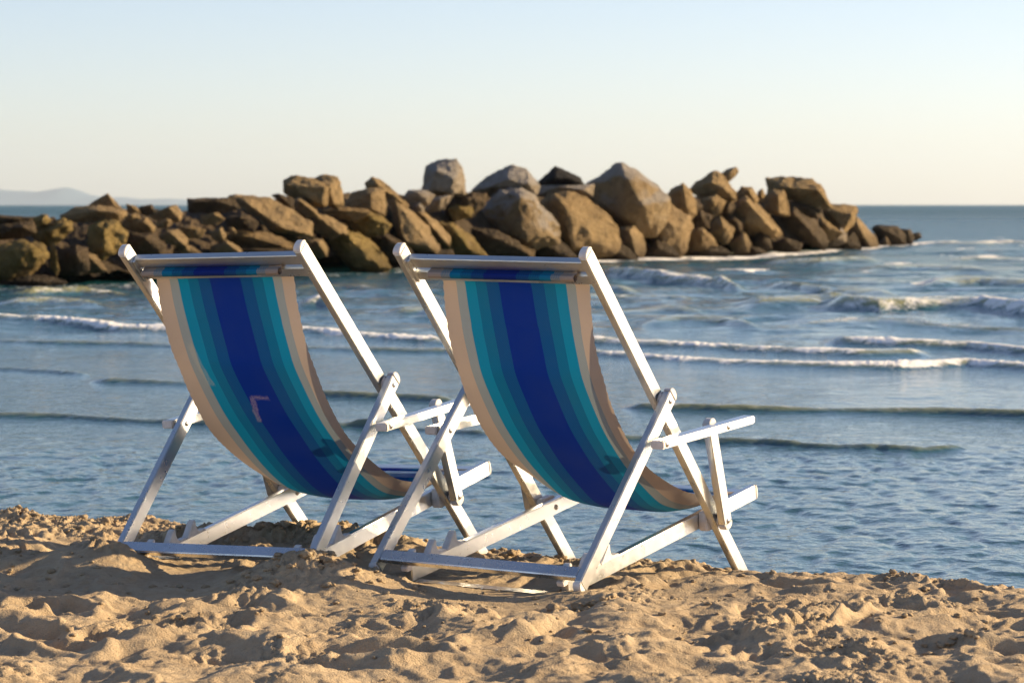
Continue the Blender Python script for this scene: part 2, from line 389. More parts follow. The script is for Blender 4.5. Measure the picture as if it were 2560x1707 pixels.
# loose clods of damp sand lying on the beach (nobody could count them)
M_CLOD = make_sand("sand_clod", 0.88)
def clods():
    rs = np.random.RandomState(5); V = []; F = []; base = 0
    bm = bmesh.new(); bmesh.ops.create_icosphere(bm, subdivisions=2, radius=1)
    tv = np.array([v.co[:] for v in bm.verts]); tf = [[v.index for v in f.verts] for f in bm.faces]; bm.free()
    spots = []
    for cx, cy, sx, sy, cnt, r0, r1 in [(-.62, 7.88, .13, .06, 44, .006, .019), (-.88, 7.84, .10, .06, 30, .006, .016), (-1.3, 8.2, .28, .12, 90, .005, .015), (-1.15, 8.0, .2, .12, 60, .005, .013),
            (.02, 7.9, .1, .05, 40, .006, .016), (.30, 7.75, .17, .08, 75, .005, .017), (-.14, 7.85, .06, .05, 22, .007, .016), (.62, 7.7, .1, .06, 30, .005, .014), (-.5, 6.8, .12, .05, 60, .005, .013), (-1.35, 7.3, .2, .12, 90, .005, .012),
            (-1.1, 6.9, .2, .15, 40, .004, .010), (.4, 6.4, .5, .3, 120, .003, .009), (-.6, 6.3, .6, .3, 120, .003, .009), (1.0, 7.2, .4, .3, 130, .003, .010), (.9, 6.2, .3, .3, 90, .003, .010), (.2, 6.45, .06, .03, 12, .008, .016),
            (1.1, 5.95, .15, .06, 60, .005, .012), (0, 6.5, 1.2, .9, 260, .002, .006)]:
        for _ in range(cnt):
            spots.append((cx + rs.randn() * sx, cy + rs.randn() * sy, r0 + (r1 - r0) * rs.rand() ** 2))
    for k, (x, y, r) in enumerate(spots):
        z = sand_z(x, y)
        if z < 0.02: continue
        p = tv * (1 + 0.55 * pn3(tv * 1.5 + k * 3.7, 2)[:, None] + 0.55 * pn3(tv * 3.3 + k, 5)[:, None])
        p = p * np.array([1 + .6 * rs.rand(), 1 + .6 * rs.rand(), .6 + .35 * rs.rand()]) * r * .85
        a = rs.rand() * 6.28; c, s = math.cos(a), math.sin(a)
        p = p @ np.array([[c, s, 0], [-s, c, 0], [0, 0, 1]]) + np.array([x, y, z + r * 0.12])
        V.append(p); F += [[i + base for i in f] for f in tf]; base += len(p)
    me = bpy.data.meshes.new("sand_clods"); me.from_pydata(np.concatenate(V).tolist(), [], F); me.update()
    me.polygons.foreach_set("use_smooth", [True] * len(me.polygons)); me.materials.append(M_CLOD)
    o = bpy.data.objects.new("sand_clods", me); COL.objects.link(o)
    tag(o, "crumbly clods and crumbs of damp sand scattered over the beach", "sand clods", kind="stuff")
clods()

# ------------------------------------------------------------------ setting: sea
KD = CAM_H * FPX                                    # v - 512 = KD / distance
vrows = np.concatenate([np.arange(1640, 900, -1.3), np.arange(900, 640, -0.85), np.arange(640, 522, -0.55)])
drow = KD / (vrows - 512.0)
far = [drow[-1]]
while far[-1] < 14000: far.append(far[-1] * 1.10)
drow = np.concatenate([np.array([2.5, 4.0, 5.5, 6.3]), drow[drow > 6.8], far[1:]])
t_in = np.arange(-0.192, 0.1925, 0.00045); t_out = [0.1925]
while t_out[-1] < 1.6: t_out.append(t_out[-1] + 0.0006 * 1.25 ** len(t_out))
tcol = np.concatenate([-np.array(t_out[::-1]), t_in, np.array(t_out)])
TT, DD = np.meshgrid(tcol, drow); WX, WY = TT * DD, DD
step = np.gradient(drow)[:, None] * np.ones_like(DD)
def band(lam): return 1 - smooth(0.30, 0.55, step / lam)
def waves(X, Y):
    z = np.zeros_like(X); foam = np.zeros_like(X)
    near = smooth(7.4, 8.6, Y)
    env = 1 - 0.80 * smooth(12.2, 14.0, Y) * (1 - smooth(20, 23, Y))
    env = env * (0.85 + 0.5 * fbm2(X / 2.2, Y / 2.6, 2, 61))
    qx = X + 0.06 * fbm2(X / .35, Y / .35, 2, 70); qy = Y + 0.08 * fbm2(X / .4, Y / .4 + 5, 2, 73)
    r1 = pn2(qx / .100, qy / .165, 62); r2 = pn2(qx / .062 + 4, qy / .10, 63); r3 = pn2(qx / .22, qy / .30, 64)
    sh = lambda a: 1 - np.abs(a) * 1.9
    z += near * env * band(.12) * (0.0062 * r1 + 0.0040 * sh(r1) + 0.0026 * r2 + 0.0080 * r3)
    # outer chop
    out = smooth(21, 27, Y)
    ox = X + 0.5 * fbm2(X / 3, Y / 3, 2, 75); oy = Y + 0.6 * fbm2(X / 3.3, Y / 3, 2, 77)
    for lam, amp, sd in ((.5, .020, 81), (1.0, .036, 82), (2.1, .055, 83), (4.5, .060, 84)):
        nn = pn2(ox / (lam * 1.5), oy / lam, sd)
        z += out * band(lam * .8) * amp * (0.6 * nn + 0.5 * (1 - np.abs(nn) * 2))
    z += smooth(12, 15, Y) * (1 - out) * band(.5) * (0.0030 * pn2(ox / .9, oy / .4, 85) + 0.0016 * pn2(ox / .3, oy / .16, 86))
    return z, foam
WZ, FO = waves(WX, WY); MU = np.zeros_like(WX)
# wave crests read off the photograph as lines on the water: (pixels along the crest), height, front width, back width, foam
CR = [
 ([(1440, 1083), (1700, 1090), (1900, 1097), (2100, 1108), (2300, 1114), (2420, 1108)], .020, .055, .20, 0),
 ([(-60, 1028), (150, 1032), (300, 1040), (520, 1050), (800, 1056), (1000, 1058)], .020, .06, .22, 0),
 ([(860, 1052), (1000, 1060), (1240, 1074)], .022, .07, .22, 0),
 ([(1560, 1004), (1800, 1011), (2100, 1013), (2350, 1016), (2620, 1026)], .028, .07, .30, .16),
 ([(760, 975), (1000, 984), (1150, 992)], .024, .07, .30, 0),
 ([(220, 943), (330, 946), (520, 953)], .020, .07, .30, 0), ([(-60, 914), (100, 922), (230, 930)], .016, .07, .3, 0),
 ([(-60, 848), (150, 852), (450, 858), (800, 866), (1180, 874)], .035, .10, .45, .12),
 ([(-60, 800), (100, 806), (300, 818), (480, 822), (760, 826), (900, 834), (1130, 846)], .060, .19, .6, .98),
 ([(1400, 868), (1700, 888), (1900, 898), (2100, 904), (2250, 905), (2420, 897), (2620, 910)], .055, .16, .5, .98),
 ([(1400, 838), (1700, 852), (1900, 862), (2150, 870), (2330, 868)], .065, .19, .6, .98),
 ([(2060, 842), (2250, 848), (2420, 852), (2620, 870)], .075, .2, .7, .9),
 ([(2060, 752), (2200, 758), (2350, 756), (2450, 758), (2620, 776)], .15, .42, 1.3, 1.0),
 ([(1850, 762), (1990, 760), (2120, 757)], .10, .45, 1.3, .05),
 ([(1600, 800), (1700, 794), (1800, 797), (1900, 808)], .10, .34, 1.0, 0),
 ([(1490, 672), (1560, 676), (1660, 684), (1760, 688), (1860, 700)], .17, .55, 1.8, .40),
 ([(740, 752), (800, 750), (860, 757)], .12, .4, 1.0, .6),
 ([(960, 782), (1060, 779), (1130, 790)], .08, .35, 1.0, .0),
 ([(2300, 708), (2450, 702), (2620, 708)], .12, .6, 2.0, .1),
 ([(1900, 700), (2100, 722), (2250, 730)], .10, .5, 1.6, 0), ([(1900, 650), (2050, 652), (2200, 646)], .13, .9, 2.4, .2),
 ([(2150, 668), (2300, 664), (2480, 672)], .13, .8, 2.4, .25), ([(2300, 600), (2420, 604), (2600, 600)], .18, 1.6, 4, .5),
 ([(1380, 742), (1500, 738), (1620, 745), (1750, 752)], .06, .35, 1.0, .12), ([(1500, 780), (1650, 776), (1760, 782)], .05, .3, 1.0, .0), ([(1980, 812), (2200, 806), (2400, 812), (2620, 818)], .06, .28, .9, .25),
 ([(1350, 712), (1500, 718), (1600, 726)], .07, .4, 1.2, .1), ([(0, 760), (120, 757), (260, 764)], .06, .35, 1.0, .2), ([(30, 735), (200, 728), (330, 734)], .06, .35, 1.0, .3), ([(720, 720), (850, 714), (960, 722)], .08, .4, 1.2, .2),
 ([(980, 745), (1060, 742), (1120, 750)], .06, .35, 1.0, .1), ([(1700, 632), (1850, 628), (1980, 634)], .10, .8, 2.0, .3), ([(2350, 640), (2480, 636), (2620, 642)], .12, .9, 2.2, .3),
]
CREST_FOAM = []
for k, (pts, h, wf, wb, fm) in enumerate(CR):
    if h < .03: h *= 1.7
    u = np.array([p[0] for p in pts], float); v = np.array([p[1] for p in pts], float)
    tt = (u - 1280) / FPX
    Dc = KD / (v - 512.0) * (1 - h * .85 / CAM_H)      # the line read is the crest, seen h above its foot
    Dl = np.interp(TT, tt, Dc); ee = smooth(tt[0] - .002, tt[0] + .008, TT) * (1 - smooth(tt[-1] - .008, tt[-1] + .002, TT))
    Dl = Dl + wf * 0.8 * fbm2(WX / (wf * 9), WX * 0 + k * 3.3, 1, 90 + k) 
    amp = h * ee * (0.75 + 0.55 * fbm2(WX / (wf * 14) + k, WX * 0 + 9.1 * k, 2, 60 + k))
    dlt = WY - Dl
    prof = np.where(dlt < 0, np.exp(-(np.abs(dlt) / wf) ** 2.2), np.exp(-(dlt / wb) ** 2))
    WZ = WZ + np.clip(amp, 0, None) * prof
    if h > .015:
        MU = np.maximum(MU, np.clip(amp / max(h, .05), 0, 1) * smooth(.30, .85, prof) * (dlt < wb * .25) * min(1, .45 + h * 10.0))
    if fm:
        pat = fbm2(WX / (wf * 3.2), WY / (wf * 1.4), 3, 120 + k)
        if fm >= 1.0: fb = np.exp(-((dlt + wf * .25) / (wf * 0.85)) ** 4) * np.clip(.62 + 1.5 * fbm2(WX / .8, WY / .35, 3, 119), 0, 1.1)
        else: fb = np.exp(-((dlt - wf * .12) / (wf * (0.85 + .6 * fbm2(WX / (wf * 5), WX * 0 + k, 2, 99)))) ** 2)
        patch = 0.95 + 0.7 * fbm2(WX / (wf * 12) + 3 * k, WX * 0 + 2.2, 2, 140 + k)
        f = fm * fb * ee * np.clip(patch, 0, 1.2) * (0.80 + 1.5 * pat)
        FO = np.maximum(FO, f)
        WZ = WZ + np.clip(f - .3, 0, 1) * wf * 0.13 * np.abs(pn2(WX / (wf * .42) + pat * 2, WY / (wf * .40), 150 + k))
# wash around the foot of the breakwater
BW_U = [-300, 0, 450, 900, 1250, 1600, 2000, 2300]; BW_D = [33, 36.5, 40, 46, 51.5, 57, 63, 80]
def base_D(u): return np.interp(u, BW_U, BW_D)
Ucol = TT * FPX + 1280
dl = WY - base_D(Ucol) + 1.2
inr = smooth(1380, 1450, Ucol) * (1 - smooth(2280, 2400, Ucol)) + 0.25 * (1 - smooth(1300, 1450, Ucol))
wash = np.exp(-(dl / 1.6) ** 2) * inr * (0.85 + 0.9 * fbm2(WX / 1.3, WY / 1.2, 3, 170))
FO = np.maximum(FO, np.clip(wash, 0, 1))
# small whitecaps further out
caps = smooth(0.42, 0.55, fbm2(WX / 1.5, WY / 1.3, 3, 180)) * smooth(28, 40, WY) * (1 - smooth(110, 140, WY)) * smooth(1200, 1500, Ucol)
FO = np.maximum(FO, caps * 0.75)
sea = grid_mesh("sea", WX, WY, WZ, M_SEA, {"foam": FO, "murk_backlit": MU}); tag(sea, kind="structure")

# ------------------------------------------------------------------ setting: far hills over the sea
def hills():
    m, n, b, _ = mat("far_hills"); v = worldpos(n)
    n.links.new(mixc(n, ramp(n, noise(n, v, 0.002, 5), [(0.4, 0.0), (0.65, 1.0)]), (0.05, 0.11, 0.17), (0.08, 0.14, 0.20)), b.inputs["Base Color"]); b.inputs["Roughness"].default_value = 0.95  # blue of the haze mixed into the forest colour
    D0 = 13000.0; mpp = D0 / FPX
    prof = [(-900, 40), (-500, 34), (-200, 44), (-60, 50), (0, 42), (45, 38), (95, 36), (130, 41), (170, 46), (200, 37), (225, 27), (270, 20), (310, 22), (345, 18), (385, 19), (420, 21), (455, 19), (480, 12), (540, 5), (600, 0), (640, -4)]
    us = np.linspace(-900, 640, 260); hs = np.interp(us, [p[0] for p in prof], [p[1] for p in prof]) + 1.2 * fbm2(us / 23, us * 0, 4, 200)
    rows = np.linspace(-1, 1, 25)
    X = np.repeat(((us - 1280) * mpp)[None, :], 25, 0); Y = D0 + rows[:, None] * 1100 + 0 * X
    ridge = np.exp(-(rows[:, None] / .45) ** 2) * (1 + 0.25 * fbm2(X / 420, Y / 420, 4, 210))
    Z = -6 + np.clip(hs, 0, None)[None, :] * mpp * ridge
    o = grid_mesh("hills", X, Y, Z, m); tag(o, kind="structure")
hills()

# ------------------------------------------------------------------ the breakwater, boulder by boulder
REG = {'A': (0, 380, .27211), 'B': (560, 380, .27211), 'C': (1100, 380, .27211), 'D': (1640, 380, .28912)}
ROCKS = """
A t 820,485 900,430 990,380 1060,460 1110,510 1000,520 | 985,390,1 1060,505,.6 | dark pyramid-shaped rock peaking against the hills above the left rubble mound
A t 560,590 700,510 900,490 1140,530 1150,580 1080,640 820,650 640,640 | 900,540,1 1080,560,.7 | broad low mound of speckled rubble stone below the dark pyramid rock
A y 820,680 950,640 1080,640 1160,760 1130,860 1000,960 930,990 840,920 800,800 | 960,700,1 950,900,.8 | craggy ochre rock with hollows, left of the left deckchair's top corner
A y 280,760 420,700 560,610 640,640 650,720 560,800 480,860 380,830 | 480,720,1 600,660,.6 | ochre spur reaching up to the right between the two craggy left rocks
A y 0,880 100,850 250,820 390,860 420,960 350,1070 220,1150 100,1210 -300,1240 -300,900 | 280,900,1 120,1050,.7 | largest ochre seaweed-stained rock cut by the left edge of the picture
A y 460,850 500,830 545,1080 520,1130 460,1050 | 510,860,1 | narrow upright yellow splinter standing by the largest ochre rock
A y 300,600 420,580 470,630 450,680 340,740 | 390,620,1 | small orange knob on top of the craggy rocks at far left
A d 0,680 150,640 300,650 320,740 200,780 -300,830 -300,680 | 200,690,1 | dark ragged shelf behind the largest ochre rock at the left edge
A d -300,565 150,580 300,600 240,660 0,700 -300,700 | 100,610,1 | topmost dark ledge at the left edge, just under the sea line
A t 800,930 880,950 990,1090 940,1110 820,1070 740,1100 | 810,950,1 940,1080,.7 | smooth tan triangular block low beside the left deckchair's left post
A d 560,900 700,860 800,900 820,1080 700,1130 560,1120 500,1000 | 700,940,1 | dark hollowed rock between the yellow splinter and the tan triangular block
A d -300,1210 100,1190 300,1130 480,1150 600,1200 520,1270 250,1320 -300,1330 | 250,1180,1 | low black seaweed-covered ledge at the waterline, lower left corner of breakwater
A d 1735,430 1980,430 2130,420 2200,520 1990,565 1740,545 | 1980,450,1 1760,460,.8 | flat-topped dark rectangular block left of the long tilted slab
A t 1370,590 1550,500 1620,490 1675,570 1650,640 1560,600 1470,640 | 1550,510,1 1640,600,.6 | tan knobbly rock, tallest of the rubble between hills and left deckchair
A b 1110,650 1300,620 1350,600 1420,690 1400,740 1290,740 1120,700 | 1320,640,1 1390,700,.7 | brown stone with one sunlit nose, above the left deckchair's headrest corner
A b 1150,580 1250,560 1300,620 1240,670 1150,670 | 1210,580,1 | small brown stone with a pink sunlit top beside the rubble mound
A t 1440,640 1540,610 1590,650 1540,700 1440,700 | 1540,625,1 | small tan cobble below the tallest knobbly rubble rock
A t 1530,720 1640,710 1720,800 1720,870 1650,870 1560,790 1420,800 | 1560,740,1 1690,850,.8 | rounded mustard-coloured rock above the left half of the left headrest
A b 1650,690 1760,670 1890,710 1850,790 1700,790 | 1740,700,1 | grey-brown round stone right of the mustard-coloured rock
A t 1920,740 2030,690 2080,760 2060,820 1960,810 | 2020,720,1 | small oval sunlit stone, left one of a pair above the left headrest
A t 2090,700 2140,690 2180,740 2140,765 | 2130,710,1 | tiny bright stone, right one of the pair above the left headrest
A t 1940,870 2080,810 2200,880 2240,960 1940,960 | 2080,830,1 2180,910,.6 | tan sloping rock showing just above the middle of the left headrest
A b 1850,590 2000,550 2060,620 1980,670 1860,660 | 1960,570,1 | two-humped golden stone under the dark rectangular block
A d 2070,600 2250,570 2370,640 2330,730 2100,700 | 2200,600,1 | black boulder in shade beneath the long tilted slab
A d 1290,500 1400,485 1430,560 1350,590 1270,560 | 1380,500,1 | small dark stone poking above the sea line by the rubble mound
A b 1600,880 1760,860 1850,930 1830,1000 1600,1000 | 1700,880,1 | orange-edged low rock just above the left end of the left headrest
A d 1180,740 1400,750 1520,860 1500,960 1200,960 1150,860 | 1330,790,1 | dark brown boulder behind the left deckchair's left post top
A b 1160,480 1250,500 1290,560 1180,560 | 1200,500,1 | low brown lump right of the dark pyramid rock
B t 70,420 130,390 420,420 560,500 800,650 800,760 600,740 450,720 280,610 | 165,440,1 530,700,1 700,740,.6 | long tilted slab, smooth and sunlit on top with a grey shaded edge
B b 550,260 630,215 800,250 950,315 950,400 930,500 760,490 560,370 | 570,300,1 930,330,1 900,470,.7 | brown wedge-shaped block lying across the pile, shaded side to camera
B t 790,260 900,215 1050,230 1060,330 1100,470 1040,510 930,480 940,330 | 960,320,1 1010,480,.7 | sunlit square-topped tan block leaning on the brown wedge-shaped block
B d 440,400 500,380 640,430 640,520 560,500 | 520,410,1 | small dark rock between the long tilted slab and the brown wedge block
B t 620,440 700,420 850,540 870,590 700,610 610,530 | 700,450,1 840,560,.6 | pale tan stone lodged under the brown wedge-shaped block
B b 1310,290 1370,235 1430,260 1530,330 1620,420 1690,490 1640,510 1500,410 1320,340 | 1400,290,1 1600,440,.7 | brown rock with a thin peak and long right slope, left of the tall upright boulder
B t 1080,510 1180,380 1320,340 1470,340 1480,450 1470,570 1330,540 1120,550 | 1350,380,1 1350,520,.8 | tan block with shaded left side and pitted sunlit right side below the thin peak
B y 1100,600 1180,560 1320,540 1450,590 1530,670 1480,740 1320,780 1180,710 | 1350,600,1 1300,700,.6 | knotty ochre rock with holes, above the big speckled diamond-shaped rock
B b 900,540 1100,510 1300,520 1340,560 1200,640 1000,600 | 1100,540,1 | reddish rubble strip under the tan block with pitted side
B t 1500,410 1560,390 1700,520 1850,680 1970,840 1960,940 1750,930 1620,800 1560,650 | 1570,430,1 1650,820,1 1900,880,.5 | tall tan triangular slab with dark left edge, standing on its base
B t 820,560 950,580 1120,680 1130,740 980,800 830,720 | 850,590,1 1050,740,.6 | flat tan slab continuing down-right from the long tilted slab
B y 960,820 1130,720 1300,780 1400,880 1530,1060 1480,1100 1200,1100 1100,980 980,870 | 1140,760,1 1180,1040,.7 1420,1040,.6 | big speckled diamond-shaped rock right of the left deckchair's top corner
B b 780,800 900,800 950,880 940,950 880,970 790,940 | 860,830,1 930,930,.6 | rounded brown rock touching the left deckchair's right post top
B b -20,760 120,730 400,740 600,830 630,900 600,920 250,910 0,830 | 150,760,1 500,850,.8 | long log-shaped brown rock behind the right half of the left headrest
B d 400,730 620,740 830,760 800,830 620,830 | 600,760,1 | shaded brown rock between long log-shaped rock and tilted slab
B d -60,880 300,880 620,890 640,990 -60,1000 | 300,900,1 | dark rock mostly hidden by the left deckchair's headrest
B p 1650,410 1700,350 1850,350 1930,400 1870,480 1720,500 | 1780,370,1 1860,450,.7 | rounded beige rock at the left foot of the tall upright boulder
B p 1730,510 1790,460 1840,520 1830,570 1750,550 | 1790,480,1 | small egg-shaped pale stone below the tall upright boulder
B p 1860,440 2000,400 2110,385 2050,470 1970,540 1860,550 | 1990,430,1 | whitish angular stone under the tall upright boulder
B d 1340,780 1500,750 1650,830 1740,940 1560,1000 1420,900 | 1500,790,1 | dark brown rock in shade between the diamond rock and triangular slab
B t 1740,540 1850,560 2000,680 2070,760 2070,860 1980,830 1850,670 | 1800,560,1 2030,820,.8 | narrow tan slab sloping along the right edge of the triangular slab
B t 2060,700 2150,680 2300,830 2440,990 2200,980 2080,890 | 2130,710,1 2280,900,.8 | pock-marked slab sloping down to the right deckchair's headrest
B d 1500,900 1750,880 1950,940 2080,900 2150,1060 1520,1090 | 1700,930,1 | low dark rock at the waterline between the two deckchairs' tops
B p 1830,360 1870,130 1960,75 2130,70 2190,160 2210,380 2060,400 1900,390 | 1940,180,1 2110,250,1 2080,380,.8 1880,350,.8 | tall upright pale boulder standing on top of the breakwater, highest of all
C p 310,350 400,260 550,170 650,130 790,160 860,270 910,310 880,390 700,400 400,390 | 620,250,1 820,300,.8 420,330,.7 | big grey-white domed boulder right of the tall upright boulder
C k 900,280 980,210 1060,135 1180,180 1280,230 1310,290 1200,320 950,320 | 1050,240,1 1200,250,.8 | black jagged rock on the crest between the pale dome and the largest boulder
C p 880,400 950,300 1150,285 1400,300 1390,400 1150,430 | 1100,320,1 1320,350,.8 | low whitish rock directly below the black jagged rock
C w 310,590 440,480 560,370 700,330 870,400 960,500 1090,680 1080,820 880,870 750,850 500,730 | 735,400,1 760,800,1 600,620,.9 980,760,.5 | big boulder split by a vertical ridge, dark left, golden right, behind the right headrest's middle
C b 930,480 1050,380 1250,370 1370,430 1500,560 1620,680 1650,830 1610,920 1400,940 1200,940 1090,800 1000,620 | 1080,430,1 1200,600,1 1220,880,1 1480,850,.5 | rounded golden boulder directly behind the right deckchair's right post top
C w 1380,320 1500,200 1600,120 1690,105 1760,190 1900,240 2050,350 2110,430 2060,640 1980,750 1720,720 1560,580 1400,410 | 1690,210,1 1880,500,1 1700,600,.9 | largest boulder of the breakwater, broad brown mass with a whitened peak
C t 1990,600 2080,470 2150,530 2290,590 2310,700 2250,900 2150,980 2050,920 1900,900 1880,740 | 2030,640,1 2040,860,.9 2230,700,.6 | lumpy pale-faced boulder at the waterline right of the largest boulder
C b 2050,450 2130,350 2230,285 2290,340 2340,450 2350,560 2290,620 2180,600 2080,560 | 2240,330,1 2270,500,.9 | pointed brown boulder on the right shoulder of the largest boulder
C t 1650,700 1780,680 1860,760 1885,900 1850,970 1760,930 1630,930 | 1740,720,1 1795,930,1 | small leaning slab with a golden edge standing in foam right of the golden boulder
C d 60,500 120,420 300,380 420,380 415,480 300,590 120,610 50,570 | 250,420,1 | dark knobbly rock at the foot of the pale domed boulder
C y 80,530 150,480 300,520 290,600 120,620 | 190,520,1 | small yellow lump under the dark knobbly rock
C y -30,650 120,660 280,790 450,970 0,970 | 100,680,1 280,900,.7 | pitted golden slab slanting down to the right headrest's left half
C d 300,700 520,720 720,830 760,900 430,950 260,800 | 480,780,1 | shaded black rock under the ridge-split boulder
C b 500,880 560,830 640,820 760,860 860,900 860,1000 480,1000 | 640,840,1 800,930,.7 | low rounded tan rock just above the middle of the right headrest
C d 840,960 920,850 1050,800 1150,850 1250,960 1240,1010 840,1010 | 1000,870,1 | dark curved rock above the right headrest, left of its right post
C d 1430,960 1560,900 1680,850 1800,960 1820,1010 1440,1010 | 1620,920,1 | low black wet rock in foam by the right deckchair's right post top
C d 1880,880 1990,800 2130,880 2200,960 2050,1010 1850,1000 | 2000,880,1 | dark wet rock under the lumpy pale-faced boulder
D b 300,320 400,240 490,168 560,190 610,260 690,350 680,410 520,410 380,400 | 480,260,1 600,330,.8 | brown pointed boulder carrying the small beak-shaped stone
D t 545,200 620,150 690,133 715,170 690,205 610,275 550,260 | 640,180,1 | small beak-shaped stone jutting up to the right on the skyline
D b 380,400 520,375 600,430 560,520 490,560 400,490 | 480,420,1 | rounded brown rock below the boulder with the beak-shaped stone
D b 600,420 670,410 670,480 570,480 | 630,440,1 | small ochre stone right of the rounded brown rock
D b 670,400 740,300 830,308 885,410 865,450 760,410 | 800,330,1 850,420,.8 | small peaked rock with sunlit right side, midway to the flat-topped boulder
D b 880,345 920,320 945,370 920,440 875,410 | 915,350,1 | little round stone tucked left of the flat-topped boulder
D b 600,560 700,420 790,385 900,480 1000,590 1085,690 1040,750 900,730 760,700 | 790,430,1 1000,660,.9 780,620,.7 | big triangular boulder in the middle of the breakwater's right end
D b 960,230 1100,213 1350,238 1440,310 1470,380 1510,470 1420,480 1250,430 1100,380 980,360 | 1100,300,1 1400,330,.9 | flat-topped boulder overhanging the right end, highest there
D b 930,400 1000,335 1100,335 1150,480 1145,550 1060,550 930,510 | 1060,380,1 1065,530,1 | block with a bright vertical golden stripe under the flat-topped boulder
D d 1060,560 1200,490 1300,570 1440,680 1480,790 1440,840 1250,750 1090,660 | 1200,540,1 1400,760,.7 | long dark green-black slab sloping right below the flat-topped boulder
D b 1390,480 1500,453 1720,463 1737,500 1700,620 1620,710 1500,640 1400,560 | 1500,500,1 1690,540,.9 1620,690,.8 | square brown block at the right end with its edge against open sea
D b 1380,600 1430,565 1530,650 1620,700 1510,770 1430,710 | 1480,640,1 | warm brown stone under the square brown block
D p 1450,800 1530,700 1600,660 1650,720 1640,780 1560,810 1470,840 | 1560,740,1 | pale barnacle-crusted stone low on the right end
D t 1640,700 1730,555 1800,620 1885,720 1925,800 1885,850 1760,840 1690,770 | 1750,640,1 1860,830,.9 | slanting rock with a sunlit right flank, just right of the barnacled stone
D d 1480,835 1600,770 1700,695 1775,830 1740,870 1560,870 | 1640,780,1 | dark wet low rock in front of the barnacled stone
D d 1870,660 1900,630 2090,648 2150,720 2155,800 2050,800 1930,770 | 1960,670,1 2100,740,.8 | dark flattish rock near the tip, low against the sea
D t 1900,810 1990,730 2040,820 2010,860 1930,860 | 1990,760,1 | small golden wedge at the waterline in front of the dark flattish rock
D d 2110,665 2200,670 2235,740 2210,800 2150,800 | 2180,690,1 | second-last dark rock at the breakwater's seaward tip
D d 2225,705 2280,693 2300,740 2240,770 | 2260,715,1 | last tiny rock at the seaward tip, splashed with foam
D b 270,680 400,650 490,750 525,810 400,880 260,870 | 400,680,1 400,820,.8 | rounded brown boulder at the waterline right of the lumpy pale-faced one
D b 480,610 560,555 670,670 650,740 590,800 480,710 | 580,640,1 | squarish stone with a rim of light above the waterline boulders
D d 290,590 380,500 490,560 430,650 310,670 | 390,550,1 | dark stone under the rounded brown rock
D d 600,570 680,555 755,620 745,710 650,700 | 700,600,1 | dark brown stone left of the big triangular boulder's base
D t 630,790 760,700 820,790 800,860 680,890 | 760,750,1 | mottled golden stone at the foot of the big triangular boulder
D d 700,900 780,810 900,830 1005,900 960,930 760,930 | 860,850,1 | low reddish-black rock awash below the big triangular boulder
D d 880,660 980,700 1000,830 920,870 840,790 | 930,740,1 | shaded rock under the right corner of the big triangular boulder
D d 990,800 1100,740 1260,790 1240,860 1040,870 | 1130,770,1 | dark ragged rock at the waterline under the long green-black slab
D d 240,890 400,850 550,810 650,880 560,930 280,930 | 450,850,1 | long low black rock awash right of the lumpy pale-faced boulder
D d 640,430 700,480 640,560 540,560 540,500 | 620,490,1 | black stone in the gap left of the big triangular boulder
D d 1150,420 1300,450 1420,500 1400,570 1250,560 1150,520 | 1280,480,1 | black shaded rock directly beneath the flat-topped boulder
D d 340,420 400,470 330,560 270,520 | 340,470,1 | small shaded stone between the pointed boulder and the rounded brown rock
"""
